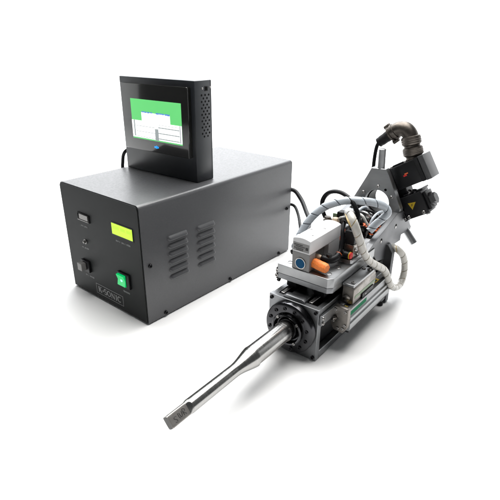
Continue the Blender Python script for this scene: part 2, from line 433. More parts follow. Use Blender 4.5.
def mk(name, col, e):
    if name not in M: M[name] = mat(name, col, rough=0.4, emit=e)
    return name
gen = generator()

# ------------------------------------------------------------------ touch display on top of the box
def display():
    t = empty('touch_display', (0.0101, 0.1664, GH), math.radians(2.5), 'black touch panel display with lit green and white screen standing on the grey box', 'display')
    W_, D_, H_ = 0.2215, 0.0500, 0.2000
    box('case', 'case', t, 0.001, W_, 0.0, D_, 0.0004, H_, 0.0014, 3)
    box('back_cover_seam', 'hole', t, 0.0014, W_ + 0.00015, D_ * 0.93, D_ * 0.945, 0.0012, H_ + 0.00015, 0)
    b = box('bezel', 'glass', t, 0.0175, 0.2115, -0.0120, 0.0005, 0.0510, 0.1885, 0.0014, 3)
    y = -0.0122
    x0, x1, z0, z1 = 0.0465, 0.1955, 0.0755, 0.1580
    s = box('screen', 'sgreen', t, x0, x1, y - 0.0002, y + 0.0004, z0, z1, 0)
    w, h = x1 - x0, z1 - z0
    def pane(name, m, a0, a1, b0, b1, lay=1):
        return box(name, m, s, x0 + a0 * w, x0 + a1 * w, y - 0.0002 - lay * 0.0003, y - 0.0002 - (lay - 1) * 0.0003, z0 + b0 * h, z0 + b1 * h, 0)
    pane('white_field', 'swhite', 0.215, 0.785, 0.46, 0.685)
    pane('white_field', 'swhite', 0.0, 1.0, 0.035, 0.47, 1.05)
    for k in range(9):
        if k == 4: continue
        pane('blue_caption', 'sblue', 0.225 + k * 0.058, 0.225 + k * 0.058 + random.uniform(0.042, 0.055), 0.680 - (k % 3) * 0.004, 0.708, 2)
    pane('blue_caption', 'sblue', 0.74, 0.785, 0.665, 0.705, 2)
    pane('grey_strip', 'sgrey', 0.040, 0.065, 0.06, 0.47, 2); pane('grey_strip', 'sgrey', 0.962, 0.978, 0.05, 0.47, 2)
    pane('grey_strip', 'sgrey', 0.475, 0.545, 0.02, 0.31, 2)
    for b0 in (0.33, 0.19, 0.055): pane('row_line', 'sgrey', 0.085, 0.475, b0, b0 + 0.012, 2); pane('row_line', 'sgrey', 0.545, 0.955, b0 + 0.012, b0 + 0.036, 2)
    pane('row_line', 'sgrey', 0.555, 0.955, 0.415, 0.425, 2)
    lathe('status_light', 'bled', t, (0.1180, y + 0.0003, 0.0628), (0, -1, 0), [(0.0, 0.0011), (0.0022, 0.0009), (0.0034, 0)], 16).scale = (1.0, 1, 1)
    box('status_bar', 'bled', t, 0.1115, 0.1245, y - 0.0003, y + 0.0003, 0.0610, 0.0645, 0.0002)
    # ventilation holes and jack on the right flank
    vh = None; k = 0
    for row in range(14):
        z = 0.1725 - row * 0.00618
        for yy in ((0.0200, 0.0305, 0.0410) if row % 2 == 0 else (0.0252, 0.0358)):
            if vh is None: vh = lathe('vent_hole', 'hole', t, (0, 0, 0), (1, 0, 0), [(0.0021, 0), (0.0021, 0.00022), (0, 0.00024)], 12)
            o = vh if k == 0 else copy(vh, t); k += 1
            o.location = (W_, yy, z)
    j = box('power_jack', 'black', t, W_ - 0.001, W_ + 0.0006, 0.0290, 0.0385, 0.1795, 0.1890, 0.0003)
    box('jack_opening', 'hole', j, W_ + 0.0005, W_ + 0.0009, 0.0305, 0.0370, 0.1810, 0.1875, 0)
    sc = Screws('steel', 0.0020, 0.0012)
    sc.put(t, (W_, 0.0225, 0.1850), (1, 0, 0)); sc.put(t, (W_, 0.0455, 0.1860), (1, 0, 0))
    return t
display()

# ------------------------------------------------------------------ ultrasonic welding head (local axes: x right, y back, z up)
ACT = empty('ultrasonic_actuator', (0.5237, 0.1118, 0), math.radians(1.7), 'silver aluminium ultrasonic actuator with long steel horn, servo motors and wrapped hoses', 'actuator')
A = ACT
SCM = Screws('steel', 0.0036, 0.0026); SCS = Screws('steel', 0.0026, 0.0018); SCB = Screws('dscrew', 0.0034, 0.0026)

def horn():
    bm = bmesh.new(); n = 72; zc = 0.0565
    ys = [0.0, -0.03, -0.035, -0.06, -0.09, -0.116, -0.119]
    ys += [-0.119 - 0.046 * k / 16 for k in range(1, 17)] + [-0.18, -0.20, -0.22, -0.24, -0.258, -0.2605, -0.262, -0.264, -0.2665, -0.270, -0.290, -0.2982, -0.2984, -0.2998, -0.3000]
    def rad(y):
        if y > -0.118: return 0.0183
        if y > -0.165:
            t = (-0.119 - y) / 0.046; t = max(0, min(1, t)); s = t * t * (3 - 2 * t); s = 0.5 * s + 0.5 * math.sin(t * PI / 2)
            return 0.0183 + (0.0105 - 0.0183) * s
        return 0.0105 + 0.0004 * max(0, (-0.165 - y) / 0.1)
    e = Vector((0.65, -0.76)); nn = Vector((0.76, 0.65))     # blade width direction / flat normal in (x,z)
    rings = []; flatv = {}
    for y in ys:
        r = rad(y); ring = []
        tb = max(0, min(1, (-0.2605 - y) / 0.006))
        for k in range(n):
            a = 2 * PI * k / n; p = Vector((math.cos(a), math.sin(a))) * r
            if -0.1165 < y < -0.031:                         # wrench flats
                for fd in (Vector((0.86, -0.51)), Vector((-0.86, 0.51))):
                    d = p.dot(fd)
                    if d > 0.0160: p = p - fd * (d - 0.0160)
            if tb > 0:                                       # flattened tip
                pe, pn = p.dot(e), p.dot(nn)
                pn = 0.0056 * math.tanh(pn / 0.0056 * 1.6) * tb + pn * (1 - tb)
                pe = pe * (1 - 0.12 * tb)
                k_ = 1 if y > -0.2983 else 0.97 if y > -0.2999 else 0.92
                p = e * pe * k_ + nn * pn * k_
            ring.append(bm.verts.new((p.x, y, zc + p.y)))
        rings.append(ring)
    for ri, (a, b) in enumerate(zip(rings, rings[1:])):
        for k in range(n):
            f = bm.faces.new((a[k], a[(k + 1) % n], b[(k + 1) % n], b[k]))
            nr = f.normal; f.normal_update(); nr = f.normal
            c2 = f.calc_center_median()
            if -0.117 < c2.y < -0.031 and abs(Vector((c2.x, c2.z - zc)).dot(Vector((0.86, -0.51)))) > 0.01595: f.material_index = 1
            if c2.y < -0.2665 and abs(Vector((c2.x, c2.z - zc)).dot(nn)) > 0.0046: f.material_index = 1
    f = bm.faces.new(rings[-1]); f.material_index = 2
    bm.faces.new(list(reversed(rings[0])))
    h = finish('horn', bm, ['horn', 'hornflat', 'end_shade'], A, ang=32)
    # handwritten marking on the flat of the tip: ribbon strokes
    strokes = [[(0.10, 0.10), (0.02, 0.25), (0.16, 0.30), (0.30, 0.45), (0.20, 0.62)] , ]
    let = [  # x along the tip (0 = end), y across (0 = lower edge)
        [(0.12, 0.12), (0.20, 0.06), (0.27, 0.18), (0.20, 0.38), (0.12, 0.55), (0.20, 0.72), (0.30, 0.66)],
        [(0.42, 0.82), (0.42, 0.35), (0.47, 0.15)],
        [(0.50, 0.75), (0.52, 0.30), (0.57, 0.20), (0.64, 0.40), (0.66, 0.78)],
        [(0.74, 0.15), (0.74, 0.85), (0.86, 0.80), (0.88, 0.62), (0.76, 0.50), (0.90, 0.14)]]
    for st in let:
        pts = []
        for (u, v) in st:
            yy = -0.2955 + u * 0.0265; pe = (0.5 - v) * 0.0118
            p = e * pe + nn * 0.00545
            pts.append(Vector((p.x, yy, zc + p.y)))
        pth = spline(pts, 6); bm = bmesh.new(); add_tube(bm, pth, 0.00055, 6)
        finish('pen_stroke', bm, 'ink', h)
horn()

def front():
    # flange disc with bolt circle and inner ring
    c = (0, 0, 0.0555)
    fl = lathe('flange', 'flange', A, c, (0, -1, 0), [(0.0215, 0.002), (0.0215, 0.0125), (0.0235, 0.0135), (0.0262, 0.0205), (0.0285, 0.0212), (0.0305, 0.0200), (0.0312, 0.0145), (0.0452, 0.0140), (0.0478, 0.0122), (0.0486, 0.0100), (0.0486, 0.0008), (0.0460, 0.0003)], 80)
    for k in range(12):
        a = math.radians(12 + 30 * k); SCB.put(fl, (0.0388 * math.cos(a), -0.0138, 0.0555 + 0.0388 * math.sin(a)), (0, -1, 0), 'bolt')
    for k in range(4):
        a = math.radians(40 + 90 * k); SCS.put(fl, (0.0275 * math.cos(a), -0.0205, 0.0555 + 0.0275 * math.sin(a)), (0, -1, 0), 'bolt')
    lathe('throat', 'hole', fl, (0, 0, 0.0555), (0, -1, 0), [(0.0240, 0.0136), (0.0236, 0.0120), (0.0180, 0.0060)], 40)
    bm = bmesh.new(); add_prism(bm, [(-0.051, 0.0), (0.051, 0.0), (0.051, 0.104), (-0.051, 0.104)], 'y', 0.0, 0.0115, 0.0008)
    pl = finish('front_plate', bm, 'alu_d', A, ang=20)
    for x, z in ((-0.0455, 0.0975), (0.0455, 0.0975), (0.0455, 0.007), (-0.0455, 0.007)): SCB.put(pl, (x, -0.0001, z), (0, -1, 0))
    # little keeper bar on the plate's top edge
    prism('keeper_bar', 'alu_d', A, [(-0.024, 0.1005), (0.020, 0.1005), (0.020, 0.1075), (0.015, 0.1100), (-0.019, 0.1100), (-0.024, 0.1075)], 'y', 0.004, 0.016, 0.0006)
    # frame: rails, cover, side bar, rear plate
    for x in (-0.0455, 0.0455):
        box('lower_rail', 'alu_d', A, x - 0.006, x + 0.006, 0.0115, 0.270, 0.003, 0.017, 0.0010)
        box('upper_rail', 'alu_d', A, x - 0.005, x + 0.005, 0.0115, 0.270, 0.088, 0.1025, 0.0008)
    prism('body_cover', 'black', A, rrect(-0.0385, 0.0395, 0.012, 0.094, 0.006, 4), 'y', 0.0117, 0.269, 0.0)
    box('top_strip', 'alu_d', A, -0.0205, 0.0155, 0.0165, 0.262, 0.0942, 0.1030, 0.0012)
    for x in (-0.0315, 0.0265):
        box('guide_rail', 'steel', A, x - 0.0035, x + 0.0035, 0.013, 0.262, 0.0942, 0.1060, 0.0008)
        for y0 in (0.042, 0.130, 0.205): box('bearing_block', 'black', A, x - 0.0105, x + 0.0105, y0, y0 + 0.045, 0.1050, 0.1211, 0.0010)
    sb = box('side_bar', 'alu_d', A, 0.0512, 0.0560, 0.0030, 0.064, 0.0735, 0.0930, 0.0006)
    for z in (0.0785, 0.0885): SCM.put(sb, (0.0560, 0.0065, z), (1, 0, 0))
    bm = bmesh.new(); add_prism(bm, [(-0.056, 0.006), (-0.050, 0.0), (0.066, 0.0), (0.068, 0.004), (0.068, 0.120), (0.056, 0.136), (-0.056, 0.136)], 'y', 0.270, 0.284, 0.001)
    rp = finish('rear_plate', bm, 'alu_cast', A, ang=20)
    for x in (0.060, -0.044): cyl('foot', 'rubber', A, (x, 0.258, 0.0), (0, 0, 1), 0.007, 0.013, 0.001)
    box('foot_bar', 'alu_d', A, -0.050, 0.066, 0.250, 0.2695, 0.0125, 0.0185, 0.0008)
front()

def carriage():
    po = [(-0.0555, 0.030), (0.0465, 0.030), (0.0545, 0.039), (0.0545, 0.205), (-0.0555, 0.205)]
    pi_ = [(-0.0548, 0.0306), (0.0462, 0.0306), (0.0538, 0.0393), (0.0538, 0.205), (-0.0548, 0.205)]
    c = prism('carriage_plate', 'alu', A, po, 'z', 0.1322, 0.1500, 0.0008)
    prism('carriage_base', 'alu_d', A, pi_, 'z', 0.1212, 0.1320, 0.0008)
    lathe('cap_screw', 'steel', c, (0.0375, 0.0500, 0.1500), (0, 0, 1), [(0.0055, 0.0), (0.0055, 0.0006), (0.0046, 0.0008), (0.0042, -0.0004), (0.0025, -0.0004), (0.0022, 0.0002), (0, 0.0002)], 24)
    lathe('cap_screw', 'steel', c, (0.0395, 0.0820, 0.1500), (0, 0, 1), [(0.0050, 0.0), (0.0050, 0.0006), (0.0042, 0.0008), (0.0038, -0.0004), (0, -0.0004)], 24)
    lathe('cap_screw', 'steel', c, (-0.040, 0.0480, 0.1500), (0, 0, 1), [(0.0050, 0.0), (0.0050, 0.0006), (0.0042, 0.0008), (0.0038, -0.0004), (0, -0.0004)], 24)
    sp = box('side_stop', 'black', A, -0.0625, -0.0557, 0.036, 0.058, 0.1150, 0.1380, 0.0012)
    SCM.put(sp, (-0.0600, 0.0358, 0.1230), (0, -1, 0)); SCM.put(sp, (-0.0585, 0.0358, 0.1325), (0, -1, 0))
    cyl('stop_pin', 'dscrew', sp, (-0.0600, 0.048, 0.1170), (-0.3, -0.2, -1), 0.0035, 0.012)
    # cheeks that carry the tilted head
    rc = [(0.178, 0.1503), (0.1985, 0.1600), (0.3135, 0.1929), (0.3494, 0.1877), (0.4150, 0.1330), (0.4120, 0.1270), (0.3540, 0.1310), (0.3531, 0.1180), (0.3168, 0.1205), (0.3180, 0.0950), (0.2860, 0.0985), (0.2290, 0.1120), (0.2065, 0.1330), (0.2065, 0.1503)]
    bm = bmesh.new(); add_prism(bm, rc, 'x', 0.0405, 0.0525, 0.0009); k = finish('cheek', bm, 'alu_cast', A, ang=20)
    for y, z in ((0.2385, 0.1545), (0.3120, 0.1640)):
        lathe('bolt_hole', 'hole', k, (0.0526, y, z), (1, 0, 0), [(0.0048, 0), (0.0048, 0.0002), (0, 0.0003)], 20)
        lathe('bolt', 'steel', k, (0.0527, y - 0.0012, z - 0.0022), (1, 0, 0), [(0.0030, 0), (0.0028, 0.0006), (0.0010, 0.0007), (0, 0.0005)], 16)
    bm = bmesh.new(); add_prism(bm, [(a, b) for a, b in rc if a < 0.315] [:1] + [(0.1985, 0.1720), (0.3000, 0.2010), (0.3290, 0.2010), (0.3290, 0.1200)] + rc[8:], 'x', -0.0535, -0.0415, 0.0009); finish('cheek', bm, 'alu_cast', A, ang=20)
    bm = bmesh.new(); add_prism(bm, [(0.2061, 0.1504), (0.2250, 0.1580), (0.2300, 0.1560), (0.2300, 0.1380), (0.2061, 0.1380)], 'x', -0.0412, 0.0402, 0.0008); finish('cross_block', bm, 'alu_d', A, ang=20)
carriage()

def slide():
    s = prism('linear_slide', 'alu', A, [(0.0565, 0.0445), (0.0800, 0.0445), (0.0830, 0.0475), (0.0830, 0.0600), (0.0795, 0.0612), (0.0795, 0.0640), (0.0825, 0.0655), (0.0825, 0.0715), (0.0790, 0.0725), (0.0790, 0.0855), (0.0815, 0.0862), (0.0815, 0.0900), (0.0740, 0.0900), (0.0732, 0.0880), (0.0645, 0.0880), (0.0640, 0.0900), (0.0565, 0.0900)], 'y', 0.0600, 0.2400, 0.0003)
    box('green_scale', 'green', s, 0.0789, 0.0797, 0.0625, 0.1300, 0.0745, 0.0835, 0.0002)
    box('lower_channel', 'black', s, 0.0600, 0.0795, 0.0640, 0.2360, 0.0385, 0.0450, 0.0006)
    e = prism('end_bracket', 'nickel', s, [(0.0540, 0.0470), (0.0560, 0.0440), (0.0740, 0.0420), (0.0815, 0.0540), (0.0825, 0.0600), (0.0818, 0.0915), (0.0790, 0.0935), (0.0548, 0.0940), (0.0548, 0.0800), (0.0500, 0.0790), (0.0490, 0.0560)], 'y', 0.0500, 0.0598, 0.0012)
    for x, z in ((0.0535, 0.0735), (0.0575, 0.0865), (0.0760, 0.0865), (0.0640, 0.0500), (0.0735, 0.0520), (0.0770, 0.0600), (0.0540, 0.0620)): SCS.put(s, (x, 0.0499, z), (0, -1, 0))
    cyl('hose_stub', 'nickel', s, (0.0580, 0.0500, 0.0700), (-0.4, -1, 0.1), 0.0040, 0.008)
    box('label', 'yellow', s, 0.0655, 0.0715, 0.0635, 0.0690, 0.0880, 0.0884, 0)
    box('label', 'yellow', s, 0.0655, 0.0725, 0.1850, 0.2020, 0.0880, 0.0884, 0)
    box('label_print', 'ink', s, 0.0668, 0.0712, 0.1885, 0.1985, 0.0884, 0.0886, 0)
    b = prism('slide_block', 'nickel', s, [(0.0550, 0.0905), (0.0770, 0.0905), (0.0775, 0.0960), (0.0775, 0.1195), (0.0755, 0.1240), (0.0550, 0.1240)], 'y', 0.0745, 0.1660, 0.0010)
    prism('block_top', 'alu', s, [(0.0545, 0.1242), (0.0765, 0.1242), (0.0765, 0.1290), (0.0545, 0.1290)], 'y', 0.0735, 0.1600, 0.0009)
    for x, y in ((0.0700, 0.0830), (0.0700, 0.1500), (0.0600, 0.1480)): SCM.put(b, (x, y, 0.1290), (0, 0, 1))
    box('sage_strip', 'sage', b, 0.0773, 0.0780, 0.0800, 0.1650, 0.1010, 0.1065, 0.0002)
    box('connector', 'black', b, 0.0770, 0.0800, 0.1080, 0.1560, 0.0905, 0.0995, 0.0006)
    box('connector_tag', 'white', b, 0.0800, 0.0803, 0.1200, 0.1235, 0.0935, 0.0960, 0)
    lathe('plug', 'nickel', b, (0.0640, 0.0745, 0.1010), (0, -1, 0), [(0.0070, 0), (0.0070, 0.0010), (0.0050, 0.0022), (0, 0.0022)], 20)
    box('end_block', 'nickel', s, 0.0580, 0.0720, 0.1640, 0.1840, 0.0905, 0.1080, 0.0010)
slide()

def valve():
    x0, x1 = -0.0270, 0.0085
    top = [(x0, 0.1830), (x1, 0.1830), (x1, 0.2075)] + [(x1 + (x0 - x1) * k / 10, 0.2075 + 0.0036 * math.sin(PI * k / 10) ** 0.8) for k in range(1, 10)] + [(x0, 0.2075)]
    v = prism('air_valve', 'white', A, top, 'y', 0.0310, 0.1430, 0.0010)
    box('front_block', 'greyp', v, x0 + 0.0002, x1 - 0.0002, 0.0318, 0.0520, 0.1502, 0.1828, 0.0007)
    box('mid_block', 'greyp', v, x0 + 0.001, -0.0010, 0.0522, 0.1000, 0.1502, 0.1828, 0.0005)
    box('rear_block', 'white', v, x0 + 0.0002, x1 - 0.0004, 0.1000, 0.1425, 0.1502, 0.1828, 0.0010)
    lb = box('rating_label', 'greyp', v, x0 + 0.002, x1 - 0.002, 0.0304, 0.0311, 0.1862, 0.2010, 0.0002)
    bm = bmesh.new()
    for r_, (a0, a1, z) in enumerate(((0.0, 0.016, 0.1975), (0.003, 0.021, 0.1945), (0.0, 0.019, 0.1912), (0.004, 0.018, 0.1884))):
        x = x0 + 0.004 + a0
        while x < x0 + 0.004 + a1:
            w = random.uniform(0.0008, 0.0022); add_box(bm, x, x + w, 0.0301, 0.0304, z - 0.0008, z + 0.0008); x += w + 0.0006
    finish('label_print', bm, 'ink', v)
    box('code_square', 'ink', v, x1 - 0.0085, x1 - 0.0035, 0.0301, 0.0304, 0.1905, 0.1955, 0)
    d = lathe('blue_dial', 'blue', v, (-0.0090, 0.0316, 0.1632), (0, -1, 0), [(0.0090, 0), (0.0090, 0.0014), (0.0082, 0.0020), (0, 0.0020)], 32)
    lathe('dial_rim', 'steel', v, (-0.0090, 0.0317, 0.1632), (0, -1, 0), [(0.0091, 0), (0.0091, 0.0018), (0.0104, 0.0018), (0.0108, 0.0)], 32)
    for y in (0.055, 0.098): lathe('dimple', 'steel', v, (-0.002, y, 0.2106), (0.1, 0, 1), [(0.0024, 0), (0.0022, 0.0004), (0.0012, 0.0001), (0, 0.0001)], 16)
    lathe('dimple', 'steel', v, (-0.019, 0.080, 0.2104), (-0.1, 0, 1), [(0.0022, 0), (0.0020, 0.0004), (0.0012, 0.0001), (0, 0.0001)], 16)
    # sintered silencer: knobbly cylinder
    bm = bmesh.new(); n, m_ = 28, 22; p0 = Vector((0.0070, 0.0470, 0.1640)); ax = Vector((1, -0.16, -0.06)).normalized(); u = ax.orthogonal().normalized(); w = ax.cross(u); R_ = []
    for i in range(m_ + 1):
        t = i / m_
        rr = 0.0086 * (1 if 0.06 < t < 0.94 else 0.86)
        R_.append([bm.verts.new(p0 + ax * t * 0.0310 + (u * math.cos(2 * PI * k / n) + w * math.sin(2 * PI * k / n)) * rr * (1 + 0.07 * math.sin(k * 2 * PI / n * 7 + i * PI / 2) * math.cos(i * PI / 2.0 + 0.4) + random.uniform(-0.025, 0.025))) for k in range(n)])
    for a, b in zip(R_, R_[1:]):
        for k in range(n): bm.faces.new((a[k], a[(k + 1) % n], b[(k + 1) % n], b[k]))
    bm.faces.new(R_[-1]); bm.faces.new(list(reversed(R_[0])))
    finish('silencer', bm, 'orange', v, ang=60)
    # push-in elbow and tube
    lathe('stub', 'pale', v, (-0.0005, 0.0690, 0.1665), (1, 0.05, 0), [(0.0045, 0), (0.0048, 0.006), (0.0036, 0.0105), (0.0046, 0.0125), (0, 0.0125)], 20)
    tube('elbow', 'black', v, [(0.0105, 0.0695, 0.1660), (0.0190, 0.0710, 0.1645), (0.0270, 0.0770, 0.1635), (0.0300, 0.0880, 0.1645), (0.0300, 0.0970, 0.1675)], [0.0052, 0.0062] + [0.0066] * 30 + [0.0062] * 9, 16)
    cyl('elbow_lug', 'black', v, (0.0230, 0.0740, 0.1660), (0.0, 0.1, 1), 0.0050, 0.0085)
    cyl('collet', 'orange2', v, (0.0300, 0.0965, 0.1675), (-0.02, 0.9, 0.5), 0.0056, 0.0030)
    tube('air_tube', 'cablejk', v, [(0.0300, 0.0970, 0.1680), (0.0290, 0.1060, 0.1745), (0.0260, 0.1150, 0.1880), (0.0200, 0.1260, 0.2040), (0.0150, 0.1420, 0.2140), (0.0080, 0.1650, 0.2120), (-0.004, 0.19, 0.200)], 0.0036, 12)
    kn = cyl('side_knob', 'black', v, (x0, 0.048, 0.1730), (-1, 0, 0), 0.0060, 0.0100)
    cyl('knob_cap', 'steel', v, (x0 - 0.0100, 0.048, 0.1730), (-1, 0, 0), 0.0044, 0.0026)
valve()

def solenoid():
    s = box('solenoid_valve', 'nickel', A, 0.0300, 0.0490, 0.1180, 0.1460, 0.1582, 0.1830, 0.0010)
    prism('base_flange', 'alu', s, [(0.0215, 0.1125), (0.0260, 0.1060), (0.0500, 0.1060), (0.0525, 0.1100), (0.0525, 0.1600), (0.0215, 0.1600)], 'z', 0.1501, 0.1580, 0.0008)
    box('coil', 'black', s, 0.0285, 0.0480, 0.1185, 0.1420, 0.1832, 0.2085, 0.0022, 3)
    cyl('plunger', 'black', s, (0.0245, 0.1110, 0.1655), (1, 0, 0), 0.0066, 0.0215)
    cyl('plunger_collar', 'dscrew', s, (0.0300, 0.1110, 0.1655), (1, 0, 0), 0.0074, 0.0050)
    cyl('red_cap', 'red', s, (0.0460, 0.1110, 0.1655), (1, 0, 0), 0.0064, 0.0035, 0.0012)
    cyl('collar_ring', 'yellow', s, (0.0452, 0.1110, 0.1655), (1, 0, 0), 0.0068, 0.0012, 0.0003)
    cyl('top_boss', 'black', s, (0.0380, 0.1310, 0.2082), (0, 0, 1), 0.0070, 0.0040)
    SCM.put(s, (0.0490, 0.1240, 0.1740), (1, 0, 0)); SCM.put(s, (0.0490, 0.1400, 0.1740), (1, 0, 0))
    lathe('side_port', 'steel', s, (0.0490, 0.1330, 0.1660), (1, 0, 0), [(0.0060, 0), (0.0060, 0.003), (0.0042, 0.0045), (0.0030, 0.0030), (0, 0.0030)], 18)
    tube('lead', 'cablejk', s, [(0.0330, 0.1400, 0.2080), (0.0270, 0.1450, 0.2180), (0.0150, 0.1560, 0.2200), (0.0000, 0.1700, 0.2120), (-0.0120, 0.1850, 0.1980)], 0.0042, 12)
    tube('lead', 'cablejk', s, [(0.0360, 0.1330, 0.2090), (0.0280, 0.1320, 0.2190), (0.0160, 0.1380, 0.2210), (0.0080, 0.1480, 0.2120), (0.0050, 0.1560, 0.1960)], 0.0034, 12)
solenoid()

def middle():
    # manifold and fittings between the cheeks and behind the air valve
    m = box('rear_manifold', 'alu_d', A, -0.0400, 0.0020, 0.1560, 0.1960, 0.1502, 0.1900, 0.0012)
    lathe('ribbed_fitting', 'bronze', m, (-0.0350, 0.1700, 0.1895), (0, 0, 1), [(0.0085, 0), (0.0085, 0.003), (0.0072, 0.0035), (0.0085, 0.004), (0.0085, 0.007), (0.0072, 0.0075), (0.0085, 0.008), (0.0085, 0.011), (0.0062, 0.0125), (0.0062, 0.016), (0, 0.016)], 24)
    lathe('pale_knob', 'pale', m, (-0.0180, 0.1700, 0.1898), (0, 0, 1), [(0.0060, 0), (0.0080, 0.003), (0.0080, 0.011), (0.0055, 0.0165), (0, 0.018)], 24)
    box('green_tag', 'sage', m, -0.0340, -0.0230, 0.1880, 0.1910, 0.1900, 0.2080, 0.0006)
    box('black_connector', 'black', m, -0.0240, -0.0100, 0.1850, 0.2020, 0.1880, 0.2140, 0.0016)
    cyl('collet', 'orange2', m, (0.0030, 0.1480, 0.1780), (0.6, -0.4, 0.6), 0.0060, 0.0060)
    cyl('collet', 'orange2', m, (0.0060, 0.1520, 0.1900), (0.3, -0.2, 0.9), 0.0055, 0.0060)
    box('relay', 'black', m, 0.0040, 0.0250, 0.1600, 0.1850, 0.1502, 0.1860, 0.0014)
    b = box('wiring_manifold', 'black', A, 0.0060, 0.0380, 0.2310, 0.3050, 0.1420, 0.1650, 0.0016)
    for i, (x, y, z) in enumerate(((0.0140, 0.2400, 0.1650), (0.0260, 0.2420, 0.1650), (0.0150, 0.2620, 0.1650), (0.0280, 0.2680, 0.1650), (0.0300, 0.2900, 0.1650))):
        cyl('fitting', 'black' if i % 2 else 'steel', b, (x, y, z), (-0.2, -0.35, 1), 0.0056, 0.0140)
        q = Vector((x, y, z)) + Vector((-0.2, -0.35, 1)).normalized() * 0.0138
        cyl('collet', 'orange2', b, q, (-0.2, -0.35, 1), 0.0060, 0.0030)
        e = q + Vector((-0.004, -0.006, 0.010)); f_ = q + Vector((-0.014, -0.002 - 0.004 * i, 0.022))
        tube('tube', ['cablejk', 'sleeve_w', 'cablejk', 'steel', 'cablejk'][i], b, [tuple(q), tuple(e), tuple(f_), tuple(f_ + Vector((-0.018, 0.012, -0.004))), tuple(f_ + Vector((-0.03, 0.025, -0.022)))], 0.0028, 10)
    for (x, y) in ((0.0340, 0.2480), (0.0345, 0.2600), (0.0340, 0.2760)): cyl('collet', 'orange2', b, (x, y, 0.1648), (0.1, 0, 1), 0.0040, 0.0050)
    tube('silver_tube', 'horn', b, [(0.0240, 0.2250, 0.1560), (0.0260, 0.2350, 0.1760), (0.0320, 0.2550, 0.1850), (0.0360, 0.2800, 0.1880), (0.0330, 0.3050, 0.1800), (0.0300, 0.3200, 0.1650)], 0.0030, 10)
    # tangle of small tubes and plugs between the cheeks
    rnd = random.Random(21)
    for k in range(9):
        x = -0.030 + 0.0075 * k + rnd.uniform(-0.002, 0.002); yb_ = rnd.uniform(0.215, 0.245); ye = rnd.uniform(0.295, 0.318)
        zt = rnd.uniform(0.178, 0.200); xe = x + rnd.uniform(-0.012, 0.010)
        tube('tube', rnd.choice(['cablejk', 'cablejk', 'sleeve_w', 'sleeve', 'cablejk']), b, [(x, yb_, 0.1585), (x + 0.001, yb_ + 0.006, zt - 0.012), (0.5 * (x + xe), yb_ + 0.025, zt), (xe, 0.5 * (yb_ + ye) + 0.018, zt - 0.002), (xe, ye, 0.172)], rnd.choice([0.0020, 0.0026, 0.0032]), 10)
        cyl('plug', rnd.choice(['black', 'steel', 'nickel']), b, (x, yb_, 0.1500), (0.05, 0.15, 1), 0.0044, 0.0140)
        if k % 2 == 0: cyl('collet', 'orange2', b, (x + 0.0006, yb_ + 0.0021, 0.1638), (0.05, 0.15, 1), 0.0040, 0.0026)
    for k, (x, y, z) in enumerate(((-0.036, 0.205, 0.160), (-0.020, 0.208, 0.160), (-0.004, 0.205, 0.158), (0.010, 0.196, 0.156))):
        q = box('terminal', 'black' if k % 2 else 'nickel', b, x - 0.006, x + 0.006, y - 0.006, y + 0.008, 0.1502, z + 0.018, 0.0010)
        cyl('terminal_screw', 'steel', b, (x, y, z + 0.0178), (0, 0, 1), 0.0032, 0.0022)
        tube('lead', 'cablejk', b, [(x, y + 0.007, z + 0.010), (x + 0.003, y + 0.016, z + 0.026), (x + 0.010, y + 0.030, z + 0.022), (x + 0.014, y + 0.045, z + 0.004)], 0.0022, 8)
middle()

